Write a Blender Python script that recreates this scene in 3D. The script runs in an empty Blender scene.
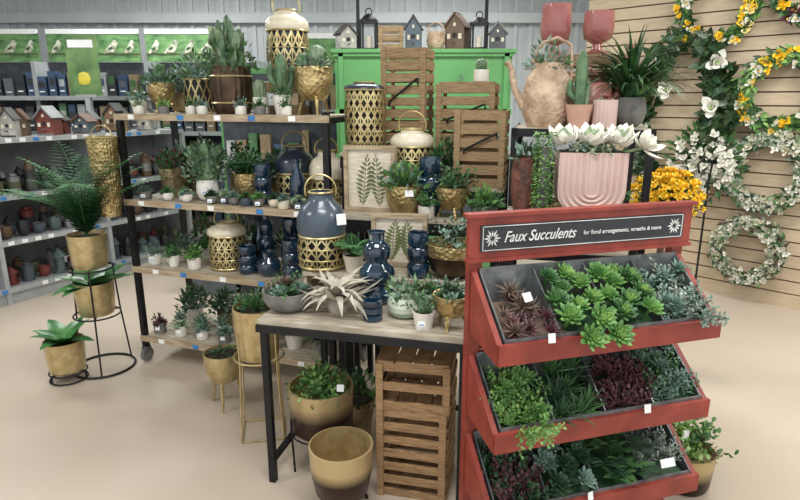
import bpy, math, random
from mathutils import Vector, Matrix
random.seed(11)
U=random.uniform
pi=math.pi
sc=bpy.context.scene
sc.view_settings.view_transform='Standard'
sc.view_settings.exposure=0.12

# ---------------------------------------------------------------- materials
def lin(c):
    return tuple(((v/255)/12.92 if v/255<=.04045 else ((v/255+.055)/1.055)**2.4) for v in c)+(1,)
MC={}
def mk(name,c,c2=None,r=.5,m=0,ns=12,bump=0,bs=60,vor=False,st=None,tr=0,em=0,coat=0,zg=None,alpha=None):
    if name in MC: return MC[name]
    ma=bpy.data.materials.new(name); ma.use_nodes=True
    nt=ma.node_tree; N=nt.nodes; L=nt.links
    p=N['Principled BSDF']
    p.inputs['Roughness'].default_value=r; p.inputs['Metallic'].default_value=m
    p.inputs['Transmission Weight'].default_value=tr
    p.inputs['Coat Weight'].default_value=coat
    tc=N.new('ShaderNodeTexCoord'); mp=N.new('ShaderNodeMapping')
    L.new(tc.outputs['Object'],mp.inputs['Vector'])
    if st: mp.inputs['Scale'].default_value=st
    no=N.new('ShaderNodeTexNoise'); no.inputs['Scale'].default_value=ns; no.inputs['Detail'].default_value=3
    L.new(mp.outputs[0],no.inputs['Vector'])
    ra=N.new('ShaderNodeValToRGB')
    c2=c2 or tuple(v*.82 for v in c)
    if zg:
        sx=N.new('ShaderNodeSeparateXYZ'); L.new(tc.outputs['Object'],sx.inputs[0])
        mr=N.new('ShaderNodeMapRange'); mr.inputs[1].default_value=zg[0]; mr.inputs[2].default_value=zg[1]
        L.new(sx.outputs['Z'],mr.inputs[0]); L.new(mr.outputs[0],ra.inputs[0])
        ra.color_ramp.elements[0].color=lin(c2); ra.color_ramp.elements[1].color=lin(c)
    else:
        ra.color_ramp.elements[0].position=.32; ra.color_ramp.elements[1].position=.68
        ra.color_ramp.elements[0].color=lin(c2); ra.color_ramp.elements[1].color=lin(c)
        L.new(no.outputs['Fac'],ra.inputs[0])
    L.new(ra.outputs[0],p.inputs['Base Color'])
    if em:
        L.new(ra.outputs[0],p.inputs['Emission Color']); p.inputs['Emission Strength'].default_value=em
    if bump:
        if vor:
            t=N.new('ShaderNodeTexVoronoi'); o=t.outputs['Distance']
        else:
            t=N.new('ShaderNodeTexNoise'); o=t.outputs['Fac']
        t.inputs['Scale'].default_value=bs
        L.new(mp.outputs[0],t.inputs['Vector'])
        bu=N.new('ShaderNodeBump'); bu.inputs['Strength'].default_value=bump; bu.inputs['Distance'].default_value=.006
        L.new(o,bu.inputs['Height']); L.new(bu.outputs[0],p.inputs['Normal'])
    MC[name]=ma; return ma
GOLD=mk('gold_metal',(208,190,146),(180,158,112),r=.34,m=.7,ns=20)
HAM=mk('hammered_gold',(206,184,132),(146,122,78),r=.32,m=.75,bump=.9,bs=55,vor=True)
ANT=mk('antique_gold',(186,170,130),(112,98,70),r=.4,m=.65,bump=.6,bs=70,vor=True)
LATG=mk('lattice_gold',(206,190,140),(170,150,100),r=.35,m=.6)
BRON=mk('dark_bronze',(104,82,64),(54,44,38),r=.3,m=.8,ns=9,bump=.3,bs=30)
BLK=mk('black_iron',(32,32,34),(22,22,24),r=.5,m=.4)
WIRE=mk('black_wire',(40,40,42),r=.45,m=.6)
SOIL=mk('soil',(62,50,40),(35,28,22),r=.95,ns=60,bump=.5)
WOOD=mk('crate_wood',(160,134,98),(110,88,62),r=.7,ns=5,st=(3,3,40),bump=.2)
WOODH=mk('crate_wood_grain',(166,138,100),(114,90,62),r=.7,ns=5,st=(4,4,60),bump=.2)
WOODD=mk('crate_wood_floor',(172,138,98),(116,86,58),r=.7,ns=5,st=(4,4,60),bump=.2)
SHELF=mk('whitewashed_wood',(194,184,166),(148,134,114),r=.65,ns=4,st=(2,14,4),bump=.15)
SHEDGE=mk('shelf_edge_wood',(184,166,138),(144,122,96),r=.65,ns=4,st=(2,14,14))
CREAM=mk('pale_wood',(222,212,194),(196,182,160),r=.6,ns=6,st=(3,3,20))
RED=mk('red_paint',(152,62,48),(122,46,36),r=.5,ns=6,st=(2,2,2),bump=.1)
GALV=mk('galvanised_steel',(136,138,138),(84,88,90),r=.42,m=.55,ns=18)
CHALK=mk('chalkboard',(52,53,56),(42,43,46),r=.7)
CHW=mk('chalk_white',(235,235,230),r=.8)
WH=mk('white_ceramic',(232,228,218),(220,214,204),r=.3,coat=.3)
GREYC=mk('grey_stoneware',(128,126,120),(88,86,82),r=.6,ns=14,bump=.3)
STR=mk('striped_green_glaze',(222,224,210),(120,150,120),r=.35,ns=7,st=(.5,.5,9),coat=.3)
PINK=mk('dusty_pink_ceramic',(214,186,176),(204,174,164),r=.5)
CORAL=mk('coral_enamel',(190,130,118),(174,114,102),r=.4)
PGL=mk('pink_glass',(206,140,134),(180,110,106),r=.12,tr=.45)
BASK=mk('woven_tan',(204,178,152),(146,116,92),r=.7,bump=.9,bs=45,vor=True)
BRPT=mk('brown_patterned',(120,72,58),(66,40,34),r=.5,ns=25,bump=.5,bs=40,vor=True)
BLUE=mk('blue_glass',(34,72,100),(14,36,56),r=.08,tr=.4,coat=.8)
SLATE=mk('slate_blue_enamel',(72,84,96),(58,68,80),r=.3,coat=.3)
NAVY=mk('navy_enamel',(42,54,70),(28,38,52),r=.3,coat=.4)
CRM=mk('cream_enamel',(228,218,196),(214,202,178),r=.35,coat=.2)
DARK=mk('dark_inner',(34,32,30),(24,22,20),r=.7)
TAGW=mk('white_tag',(240,240,238),(232,232,230),r=.6)
TAGB=mk('blue_tag',(60,130,190),(50,110,170),r=.6)
# foliage
def lf(n,c,c2,r=.5): return mk('leaf_'+n,c,c2,r=r,ns=22)
G1=lf('bright',(118,162,84),(70,114,54)); G2=lf('mid',(86,128,70),(48,86,48)); G3=lf('dark',(58,92,56),(30,58,36))
G4=lf('blue_green',(130,154,138),(86,114,102)); G5=lf('pale',(176,190,158),(128,148,114)); G6=lf('lime',(148,180,98),(96,138,68))
G7=lf('sage_grey',(158,168,152),(112,126,112)); BUR=lf('burgundy',(108,62,66),(62,38,44)); BRN=lf('brown_green',(122,100,84),(80,66,56))
AIR=lf('airplant',(190,182,164),(150,144,130)); CAC=lf('cactus',(98,126,88),(54,84,58)); CAC2=lf('cactus_pale',(136,152,120),(92,112,84))
DFERN=lf('fern',(80,134,76),(42,92,48)); WHP=lf('white_petal',(240,236,226),(222,222,206)); YEL=lf('yellow_petal',(248,212,58),(238,190,40))
CRP=lf('cream_petal',(224,218,198),(186,184,154)); SPN=lf('spine',(222,214,190),(190,180,150)); MAG=lf('magnolia_leaf',(66,92,54),(44,58,34),.35)
BLU=lf('blossom_yellowwhite',(250,240,190),(240,214,110)); TWIG=mk('twig',(96,72,50),r=.8)

# ---------------------------------------------------------------- mesh builder
SH={'suc':[.5,.72,.95,1.0,.72,0],'lance':[.6,.95,1,.78,.42,0],'blade':[1,.95,.82,.6,.34,0],'oval':[.25,.75,1,.95,.62,0],'spoon':[.35,.4,.6,1,.9,0]}
class B:
    def __init__(s): s.V=[];s.F=[];s.M=[];s.S=[];s.mats=[];s.T=Matrix()
    def mi(s,m):
        if m not in s.mats: s.mats.append(m)
        return s.mats.index(m)
    def add(s,vs,fs,m,sm=True):
        o=len(s.V); T=s.T
        s.V.extend([T@Vector(v) for v in vs]); k=s.mi(m)
        for f in fs: s.F.append([i+o for i in f]); s.M.append(k); s.S.append(sm)
    def at(s,loc=(0,0,0),rz=0,rx=0,ry=0,sc_=1):
        return Matrix.Translation(loc)@Matrix.Rotation(rz,4,'Z')@Matrix.Rotation(ry,4,'Y')@Matrix.Rotation(rx,4,'X')@Matrix.Scale(sc_,4)
    def box(s,c,sz,m,rz=0,rx=0,ry=0):
        M=s.at(c,rz,rx,ry); x,y,z=[v/2 for v in sz]
        vs=[M@Vector((a*x,b*y,d*z)) for a in(-1,1) for b in(-1,1) for d in(-1,1)]
        s.add(vs,[(0,1,3,2),(4,6,7,5),(0,4,5,1),(2,3,7,6),(0,2,6,4),(1,5,7,3)],m,False)
    def lathe(s,prof,m,c=(0,0,0),seg=20,sx=1,sy=1,fn=None):
        vs=[];rings=[]
        for r,z in prof:
            if r<1e-5: rings.append([len(vs)]); vs.append((c[0],c[1],c[2]+z)); continue
            a=[]
            for i in range(seg):
                t=2*pi*i/seg; k=fn(t,z) if fn else 1
                a.append(len(vs)); vs.append((c[0]+r*k*math.cos(t)*sx,c[1]+r*k*math.sin(t)*sy,c[2]+z))
            rings.append(a)
        fs=[]
        for a,b_ in zip(rings,rings[1:]):
            for i in range(seg):
                j=(i+1)%seg
                if len(a)==1 and len(b_)==1: continue
                if len(a)==1: fs.append((a[0],b_[j],b_[i]))
                elif len(b_)==1: fs.append((a[i],a[j],b_[0]))
                else: fs.append((a[i],a[j],b_[j],b_[i]))
        s.add(vs,fs,m)
    def tube(s,path,r,m,seg=6,closed=False):
        P=[Vector(p) for p in path]; n=len(P); vs=[];fs=[]
        ref=None
        for i,p in enumerate(P):
            if closed: t=P[(i+1)%n]-P[i-1]
            else: t=P[min(i+1,n-1)]-P[max(i-1,0)]
            t.normalize()
            if ref is None: ref=Vector((0,0,1)) if abs(t.z)<.9 else Vector((1,0,0))
            a=t.cross(ref)
            if a.length<1e-4: a=t.orthogonal()
            a.normalize(); b_=a.cross(t); ref=b_
            ri=r[i] if isinstance(r,(list,tuple)) else r
            for k in range(seg):
                q=2*pi*k/seg; vs.append(p+a*math.cos(q)*ri+b_*math.sin(q)*ri)
        for i in range(n if closed else n-1):
            j=(i+1)%n
            for k in range(seg):
                l=(k+1)%seg; fs.append((i*seg+k,i*seg+l,j*seg+l,j*seg+k))
        if not closed:
            fs.append(tuple(range(seg))[::-1]); fs.append(tuple((n-1)*seg+k for k in range(seg)))
        s.add(vs,fs,m)
    def ring(s,c,r,rt,m,n=24,ax='z',seg=6,arc=1.0,a0=0):
        pts=[]
        k=n if arc>=1 else n+1
        for i in range(k):
            t=a0+2*pi*arc*i/n
            a,b_=r*math.cos(t),r*math.sin(t)
            pts.append((c[0]+a,c[1]+b_,c[2]) if ax=='z' else ((c[0]+a,c[1],c[2]+b_) if ax=='y' else (c[0],c[1]+a,c[2]+b_)))
        s.tube(pts,rt,m,seg,closed=arc>=1)
    def leaf(s,p,d,L,W,m,th=.3,bend=0,sh='suc',up=(0,0,1)):
        d=Vector(d).normalized(); u=Vector(up); sd=d.cross(u)
        if sd.length<1e-3: sd=d.orthogonal()
        sd.normalize(); n=sd.cross(d).normalized(); w=SH[sh]; k=len(w)-1
        p=Vector(p); vs=[];fs=[]; R=Matrix.Rotation(bend/k,3,sd)
        per=4 if th>0 else 3
        for i in range(k):
            a=W*w[i]/2
            if th>0: vs+= [p-sd*a,p+n*a*th*.5,p+sd*a,p-n*a*th*1.6]
            else: vs+=[p-sd*a,p+n*a*th,p+sd*a]
            p=p+d*(L/k); d=R@d; n=R@n
        vs.append(p); tip=len(vs)-1
        for i in range(k-1):
            o=i*per
            for j in range(per if per==4 else 2):
                l=(j+1)%per; fs.append((o+j,o+l,o+per+l,o+per+j))
        o=(k-1)*per
        for j in range(per if per==4 else 2): fs.append((o+j,o+(j+1)%per,tip))
        s.add(vs,fs,m)
    def flat(s,p,d,L,W,m,up=(0,0,1),fold=.15):
        d=Vector(d).normalized(); sd=d.cross(Vector(up))
        if sd.length<1e-3: sd=d.orthogonal()
        sd.normalize(); n=sd.cross(d); p=Vector(p); q=p+d*L*.45+n*W*fold
        s.add([p,q-sd*W/2,p+d*L,q+sd*W/2],[(0,1,2),(0,2,3)],m,False)
    def blob(s,c,r,m,sz=1,seg=8):
        s.lathe([(0,-r*sz),(r*.7,-r*.7*sz),(r,0),(r*.7,r*.7*sz),(0,r*sz)],m,c,seg)
    def lattice(s,Rf,z0,z1,n,tw,w,m,steps=10):
        for dr in(-1,1):
            for i in range(n):
                vs=[];fs=[]
                for j in range(steps+1):
                    t=j/steps; z=z0+(z1-z0)*t; r=Rf(z)+.001*dr; th=2*pi*i/n+dr*tw*t; dw=w/r/2
                    for q,rr in((th-dw,r),(th+dw,r)): vs.append((rr*math.cos(q),rr*math.sin(q),z))
                for j in range(steps): fs.append((2*j,2*j+1,2*j+3,2*j+2))
                s.add(vs,fs,m)
def fin(b,name,loc=(0,0,0),rz=0,parent=None,sharp=50):
    me=bpy.data.meshes.new(name); me.from_pydata([tuple(v) for v in b.V],[],b.F)
    for m in b.mats: me.materials.append(m)
    me.polygons.foreach_set('material_index',b.M); me.polygons.foreach_set('use_smooth',b.S)
    me.update(); me.set_sharp_from_angle(angle=math.radians(sharp))
    o=bpy.data.objects.new(name,me); sc.collection.objects.link(o)
    o.location=loc; o.rotation_euler=(0,0,rz)
    if parent: o.parent=parent
    return o

# ---------------------------------------------------------------- plant kits
GA=2.39996
def rosette(b,c,R,m,n=24,W=.42,th=.4,sh='suc',lo=12,hi=82,ax=None,bend=.35,m2=None):
    old=b.T
    M=Matrix.Translation(c)
    if ax: M=M@Vector((0,0,1)).rotation_difference(Vector(ax)).to_matrix().to_4x4()
    b.T=old@M; a0=U(0,6)
    for k in range(n):
        f=k/(n-1); e=math.radians(lo+(hi-lo)*f**1.1+U(-4,4)); L=R*(1-.6*f)*U(.9,1.08); t=a0+k*GA
        d=(math.cos(t)*math.cos(e),math.sin(t)*math.cos(e),math.sin(e))
        b.leaf((d[0]*R*.05,d[1]*R*.05,R*.12*f),d,L,R*W*(1-.35*f),m2 if (m2 and f>.6) else m,th,bend,sh)
    b.T=old
def p_ros(b,z,R,ms,cnt=4,**k):
    if cnt==1: rosette(b,(0,0,z),R,ms[0],28,**k); return
    for i in range(cnt):
        t=2*pi*i/cnt+U(-.3,.3); rr=R*.55
        rosette(b,(rr*math.cos(t),rr*math.sin(t),z),R*U(.5,.68),random.choice(ms),20,ax=(math.cos(t)*.5,math.sin(t)*.5,1),**k)
    rosette(b,(0,0,z+R*.35),R*.6,random.choice(ms),20,**k)
def p_aloe(b,z,R,H,m,n=22,W=.12,bend=-.3):
    for k in range(n):
        f=k/(n-1); e=math.radians(30+55*f); t=k*GA; L=math.hypot(R,H)*U(.7,1)*(1-.15*f)
        d=(math.cos(t)*math.cos(e),math.sin(t)*math.cos(e),math.sin(e)); b.leaf((0,0,z),d,L,L*W,m,.5,bend,'blade')
def p_grass(b,z,R,H,m,n=60,w=.045):
    for k in range(n):
        t=U(0,6.3); e=math.radians(U(35,88)); L=H*U(.7,1.15)
        d=(math.cos(t)*math.cos(e),math.sin(t)*math.cos(e),math.sin(e)); b.leaf((U(-.3,.3)*R*.5,U(-.3,.3)*R*.5,z),d,L,L*w,m,-.2,-U(.8,2.3),'blade')
def p_bush(b,z,R,H,ms,n=140,ls=.03,w=.5):
    for k in range(n):
        t=U(0,6.3); e=math.acos(U(0,1)); rr=U(.45,1)
        d=Vector((math.sin(e)*math.cos(t)*R,math.sin(e)*math.sin(t)*R,math.cos(e)*H))
        p=Vector((0,0,z))+d*rr; dd=d.normalized()+Vector((U(-.6,.6),U(-.6,.6),U(-.2,.7)))
        b.flat(p,dd,ls*U(.7,1.3),ls*w,random.choice(ms),up=(U(-1,1),U(-1,1),U(.2,1)),fold=.2)
def p_sprigs(b,z,R,H,ms,n=16,ll=.025,per=14):
    for k in range(n):
        t=k*GA; e=U(.15,1.15); L=H*U(.75,1.1); m=random.choice(ms)
        p=Vector((0,0,z)); d=Vector((math.sin(e)*math.cos(t)*R/H*1.2,math.sin(e)*math.sin(t)*R/H*1.2,math.cos(e))).normalized()
        for i in range(per):
            p=p+d*L/per; d=(d+Vector((0,0,-.045))).normalized(); q=i*GA
            o=d.orthogonal().normalized(); s2=d.cross(o); dd=(o*math.cos(q)+s2*math.sin(q)+d*.7)
            b.leaf(p,dd,ll*(1-.4*i/per),ll*.42,m,.6,.2,'suc') if per<10 else b.flat(p,dd,ll*(1.1-.4*i/per),ll*.45,m,up=d)
def frond(b,p,az,L,m,e0=1.2,droop=1.4,lw=.25,nl=16):
    p=Vector(p); pts=[p.copy()]; e=e0
    for i in range(nl):
        d=Vector((math.cos(az)*math.cos(e),math.sin(az)*math.cos(e),math.sin(e))); p=p+d*L/nl; pts.append(p.copy()); e-=droop/nl
        sd=Vector((-math.sin(az),math.cos(az),0)); f=(i+1)/nl
        ll=L*lw*math.sin(pi*min(1,f*.88+.1))**.7
        for s_ in(-1,1): b.flat(p,sd*s_+d*.45+Vector((0,0,-.15)),ll,L/nl*1.05,m,up=(0,0,1),fold=.1)
    b.tube(pts,[.004*(1-.7*i/nl) for i in range(nl+1)],m,4)
def p_fern(b,z,L,m,n=14,e=(.8,1.45),**k):
    for i in range(n): frond(b,(0,0,z),i*GA,L*U(.75,1.1),m,e0=U(*e),**k)
def spines(b,c,r,h,n,l=.012):
    for k in range(n):
        t=U(0,6.3); z=U(.05,1); rr=r*math.sqrt(max(.05,1-max(0,(z-.6)/.4)**2)); p=Vector((c[0]+rr*math.cos(t),c[1]+rr*math.sin(t),c[2]+z*h))
        d=Vector((math.cos(t),math.sin(t),U(-.2,.8))); b.flat(p,d,l,.0016,SPN,up=(U(-1,1),U(-1,1),1))
def cactus(b,c,r,h,m=None,ribs=10,sp=80):
    m=m or CAC
    pr=[(r*.75,0),(r*.95,h*.15),(r,h*.4),(r*.98,h*.62),(r*.85,h*.82),(r*.5,h*.95),(0,h)]
    b.lathe(pr,m,c,ribs*4,fn=lambda t,z:1-.13*(.5+.5*math.cos(ribs*t)))
    spines(b,c,r,h,sp)
def arm(b,c,t,r,h,out,m=None):
    m=m or CAC; ct,st=math.cos(t),math.sin(t); P=[]
    for i in range(9):
        f=i/8; o=out*min(1,f*2.4)**.7; P.append((c[0]+ct*o,c[1]+st*o,c[2]+h*max(0,f-.12)))
    b.tube(P,[r*.7,r*.9,r,r,r,r,r*.95,r*.8,r*.35],m,8)
    spines(b,(c[0]+ct*out,c[1]+st*out,c[2]+h*.25),r,h*.6,30)
def pads(b,z,R,H,m,n=8):
    st=[(Vector((U(-.3,.3)*R,U(-.3,.3)*R,z)),U(0,6.3)) for _ in range(max(2,n//3))]
    for base,t in st:
        d=Vector((U(-.3,.3),U(-.3,.3),1)).normalized(); L=H*.5; b.leaf(base,d,L,L*.7,m,.3,0,'oval',up=(math.cos(t),math.sin(t),0))
        spines(b,(base.x,base.y,base.z),L*.2,L,25)
        for j in range(3):
            tp=base+d*L*U(.75,.95); d2=(d+Vector((U(-.8,.8),U(-.8,.8),.1))).normalized(); b.leaf(tp,d2,L*.8,L*.55,m,.3,0,'oval',up=(math.cos(t+j),math.sin(t+j),0))
def p_broad(b,z,L,m,n=6,W=.4,e=(.5,1.1),bend=-1.0,up=.0):
    for k in range(n):
        t=k*2*pi/n+U(-.3,.3); ee=U(*e); d=(math.cos(t)*math.cos(ee),math.sin(t)*math.cos(ee),math.sin(ee))
        b.leaf((0,0,z),d,L*U(.8,1.1),L*W,m,-.25,bend*U(.7,1.2),'lance')
def flower(b,c,r,m,ax=(0,0,1),n=9,cm=None):
    rosette(b,c,r,m,n,W=.7,th=.12,sh='oval',lo=15,hi=70,ax=ax,bend=.5)
    if cm: b.blob((c[0]+ax[0]*r*.2,c[1]+ax[1]*r*.2,c[2]+ax[2]*r*.2),r*.18,cm)
def tag(b,p,w=.03,h=.022,m=None,rz=0,rx=-.2): 
    b.box(p,(w,.002,h),m or TAGW,rz,rx)
    b.box((p[0],p[1]-.0015,p[2]-h*.2),(w*.7,.001,h*.22),TAGB if (m is None) else TAGW,rz,rx)
def pot(b,r,h,m,style='taper',z=0,seg=28,fn=None,soil=True):
    P={'taper':[(.7,0),(.78,.3),(.9,.7),(1,1)],'cyl':[(.94,0),(1,.05),(1,1)],'tub':[(.84,0),(.88,.05),(.97,.6),(1,1)],'bowl':[(.45,0),(.7,.1),(.9,.35),(1,.65),(1,1)],
       'round':[(.55,0),(.85,.15),(1,.45),(.97,.75),(.85,1)],'barrel':[(.8,0),(.88,.1),(.98,.35),(1,.7),(.92,.92),(.96,1)]}[style]
    pr=[(0,z)]+[(r*a,z+h*c) for a,c in P]; rt=r*P[-1][0]
    pr+=[(rt-.006,z+h),(rt-.01,z+h*.86)]
    b.lathe(pr,m,seg=seg,fn=fn)
    if soil: b.lathe([(rt-.009,z+h*.88),(rt*.5,z+h*.9),(0,z+h*.91)],SOIL,seg=14)
    else: b.lathe([(rt-.01,z+h*.86),(r*.8,z+h*.3),(0,z+h*.12)],m,seg=20)
def legpot(b,r,h,lh,m,lm=None,style='bowl'):
    pot(b,r,h,m,style,z=lh); 
    for i in range(3):
        t=.5+2*pi*i/3; c,s=math.cos(t),math.sin(t)
        b.tube([(r*.95*c,r*.95*s,0),(r*.62*c,r*.62*s,lh+h*.12)],[.006,.011],lm or m,6)
ribs=lambda n,a:(lambda t,z:1-a*(.5+.5*math.cos(n*t)))
def lantern(b,r,h,top,lat,fr=.5,handle=True,n=15,inner=None,tw=1.1):
    lat=LATG
    zb=h*fr; Rf=lambda z:r*(.9+.1*math.sin(pi*min(1,z/zb)))
    b.lathe([(0,.003),(r*.93,.003),(r*.93,.015),(r*.88,.015)],lat,seg=28)
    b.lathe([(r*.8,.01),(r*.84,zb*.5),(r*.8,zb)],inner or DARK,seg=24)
    b.lattice(Rf,.01,zb,n,tw,.0105,lat); b.lattice(Rf,.01,zb,n,0,.006,lat)
    for q in(.33,.66): b.ring((0,0,zb*q),Rf(zb*q),.003,lat)
    b.ring((0,0,zb),r*.93,.006,lat); b.ring((0,0,.012),r*.93,.006,lat)
    k=h*(.8-fr)
    b.lathe([(r*.93,zb),(r*1.0,zb+k*.18),(r*.97,zb+k*.45),(r*.8,zb+k*.7),(r*.52,zb+k*.84),(r*.46,zb+k),(r*.5,zb+k*1.06),(r*.42,zb+k*1.06),(r*.4,zb+k*.8),(0,zb+k*.75)],top,seg=28)
    b.ring((0,0,zb+k*1.05),r*.48,.005,lat)
    if handle:
        hr=r*.62; b.ring((0,0,zb+k*.95+hr*.35),hr,.0045,lat,ax='y',arc=.62,a0=-.12*pi)
def vase(b,r,h,m,kind=0):
    if kind==0: P=[(.7,0),(.95,.04),(1,.12),(.95,.2),(.72,.25),(.72,.27),(.92,.31),(.98,.42),(.9,.5),(.6,.56),(.58,.6),(.74,.66),(.76,.76),(.6,.83),(.42,.87),(.4,.95),(.5,1)]
    elif kind==1: P=[(.8,0),(1,.06),(1,.28),(.8,.34),(1,.4),(1,.62),(.8,.68),(.95,.74),(.95,.95),(.9,1)]
    else: P=[(.6,0),(.9,.15),(1,.4),(.9,.6),(.5,.75),(.45,.88),(.6,1)]
    pr=[(0,0)]+[(r*a,h*c) for a,c in P]+[((P[-1][0]*r-.004),h),(P[-1][0]*r*.8,h*.85),(P[-1][0]*r*.8,h*.3),(0,h*.28)]
    b.lathe(pr,m,seg=28)
def crate(b,w,d,h,m=None,top=False,sl=.045,gap=.016):
    m=m or WOODH; t=.018
    for x in(-1,1):
        for y in(-1,1): b.box((x*(w/2-t/2),y*(d/2-t/2),h/2),(t,t,h),m)
    n=max(2,int((h+gap)/(sl+gap))); st=(h-sl)/(n-1)
    for i in range(n):
        z=sl/2+i*st
        for y in(-1,1): b.box((0,y*(d/2+.004),z),(w+.008,.009,sl),m)
        for x in(-1,1): b.box((x*(w/2+.004),0,z),(.009,d-.01,sl),m)
    for x in(-1,1): b.box((x*(w/2-.012),-d/2-.013,h/2),(.028,.009,h),m)
    k=4
    for i in range(k):
        b.box((-w/2+w*(i+.5)/k,0,.006),(w/k-.01,d-.01,.01),m)
        if top: b.box((-w/2+w*(i+.5)/k,0,h+.005),(w/k-.008,d+.02,.01),m)
def birdhouse(b,w,h,m,rm,z=0,x=0,y=0):
    o=b.T; b.T=o@Matrix.Translation((x,y,z)); d=w*.9; e=h*.62
    b.add([(-w/2,-d/2,0),(w/2,-d/2,0),(w/2,-d/2,e),(0,-d/2,h*.95),(-w/2,-d/2,e),(-w/2,d/2,0),(w/2,d/2,0),(w/2,d/2,e),(0,d/2,h*.95),(-w/2,d/2,e)],
      [(0,1,2,3,4),(9,8,7,6,5),(0,5,6,1),(1,6,7,2),(4,9,5,0),(2,7,8,3),(3,8,9,4)],m,False)
    a=math.atan2(h*.33,w/2); L=math.hypot(h*.33,w/2)*1.25
    for s_ in(-1,1): b.box((s_*w*.28,0,h*.8),(L,d*1.25,.012),rm,ry=s_*a)
    b.tube([(0,-d/2-.002,e*.65),(0,-d/2-.004,e*.65)],w*.13,DARK,12); b.tube([(0,-d/2,e*.35),(0,-d/2-.04,e*.35)],.005,rm,6)
    b.box((0,-d/2-.004,e*.06),(w*1.05,.012,e*.1),rm); 
    for s_ in(-1,1): b.box((s_*w*.3,-d/2-.003,e*.6),(w*.16,.006,e*.22),CREAM)
    b.box((0,-d/2-.003,e*1.1),(w*.12,.006,e*.14),CREAM)
    b.T=o

# ---------------------------------------------------------------- camera
cd=bpy.data.cameras.new('camera'); cam=bpy.data.objects.new('camera',cd); sc.collection.objects.link(cam)
cd.sensor_width=36; cd.lens=26.1; cam.location=(0,0,1.6); cam.rotation_euler=(math.radians(90-14.5),0,0); sc.camera=cam
cd.clip_start=.05

# ---------------------------------------------------------------- room
FLO=mk('epoxy_floor',(194,179,162),(186,170,152),r=.4,ns=1.6,bump=.02,bs=6)
b=B(); b.box((0,3.5,-.05),(13,11,.1),FLO); fin(b,'floor')
WW=mk('white_metal_siding',(206,209,211),(192,196,198),r=.5,ns=2)
b=B(); b.box((-.5,8.1,1.65),(11,.1,3.3),WW)
x=-5.9
while x<4.9:
    b.box((x,8.04,1.65),(.05,.04,3.3),WW); b.box((x+.1,8.045,1.65),(.02,.015,3.3),WW); x+=.2
fin(b,'wall_back')
b=B(); b.box((-6.05,3.5,1.65),(.1,9.3,3.3),WW); fin(b,'wall_left')
b=B(); b.box((-.5,7.96,2.62),(11,.08,.12),WW); fin(b,'trim_1')
CEI=mk('ceiling_white',(226,226,222),(214,214,210),r=.8)
b=B(); b.box((-.3,3.6,3.35),(11.6,9.2,.1),CEI)
for y in(.5,2.5,4.5,6.5): b.box((-.3,y,3.24),(11.6,.12,.14),CEI)
fin(b,'ceiling')
SLW=mk('slatwall_maple',(204,184,156),(190,169,140),r=.5,ns=3,st=(2,2,10))
SLD=mk('slatwall_groove',(120,98,76),(102,82,62),r=.8)
b=B(); Lw=4.6
b.box((Lw/2,.03,1.6),(Lw,.04,3.2),SLD)
z=.12
while z<3.2:
    b.box((Lw/2,0,z+.046),(Lw,.03,.092),SLW); z+=.103
b.box((Lw/2,-.005,.055),(Lw,.03,.11),SLW)
WA=math.atan2(-.705,.709)
fin(b,'wall_right',(1.74,5.7,0),WA)
def WP(a,z,off=.06):
    return (1.74+.709*a-.705*off, 5.7-.705*a-.709*off, z)

# lights
EM=mk('tube_emissive',(255,254,250),(250,250,246),em=2.5)
FIX=mk('fixture_white',(235,235,235),r=.4)
for i,(x,y) in enumerate([(-3.2,1.2),(0,1.2),(3,1.2),(-3.4,4.2),(0,4.0),(2.4,3.2),(-2.5,6.4),(.5,6.4)]):
    b=B(); b.box((0,0,.04),(1.25,.2,.05),FIX); b.tube([(-.58,-.05,0),(.58,-.05,0)],.014,EM,8); b.tube([(-.58,.05,0),(.58,.05,0)],.014,EM,8)
    o=fin(b,'fluorescent_light',(x,y,3.09))
    l=bpy.data.lights.new('tube_light','AREA'); l.shape='RECTANGLE'; l.size=1.3; l.size_y=.5; l.energy=45; l.color=(.97,.995,1)
    lo=bpy.data.objects.new('tube_light',l); sc.collection.objects.link(lo); lo.parent=o; lo.location=(0,0,-.04)
w=bpy.data.worlds.new('World'); sc.world=w; w.use_nodes=True
w.node_tree.nodes['Background'].inputs[0].default_value=(.92,.97,1,1); w.node_tree.nodes['Background'].inputs[1].default_value=1.2

# ---------------------------------------------------------------- local frames
RA=math.atan2(-.3256,.9455)
def RK(s,q,z): return (-1.6+.9455*s+.3256*q,3.39-.3256*s+.9455*q,z)
TA=math.atan2(-.242,.970)
def TB(s,q,z): return (-.56+.97*s+.242*q,2.18-.242*s+.97*q,z)

# rack (left)
b=B()
for x in(0,1.3):
    for y in(0,.45):
        b.box((x,y,.82),(.032,.032,1.44),BLK)
        b.tube([(x-.012,y,.045),(x+.012,y,.045)],.045,GREYC,14); b.box((x,y,.085),(.04,.04,.03),GALV)
    for z in(.15,.6,1.01,1.5): b.box((x,.225,z),(.028,.45,.028),BLK)
for z in(.15,.6,1.01,1.5):
    b.box((.65,.225,z+.012),(1.3,.46,.022),SHELF); b.box((.65,-.012,z+.008),(1.34,.02,.036),SHEDGE)
    for i in range(5): b.box((.15+i*.24+U(-.05,.05),-.024,z+.008),(.04,.003,.026),TAGB if i%2 else TAGW)
fin(b,'rolling_shelf_rack',RK(0,0,0),RA)
SZ=[.175,.625,1.035,1.525]
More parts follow.
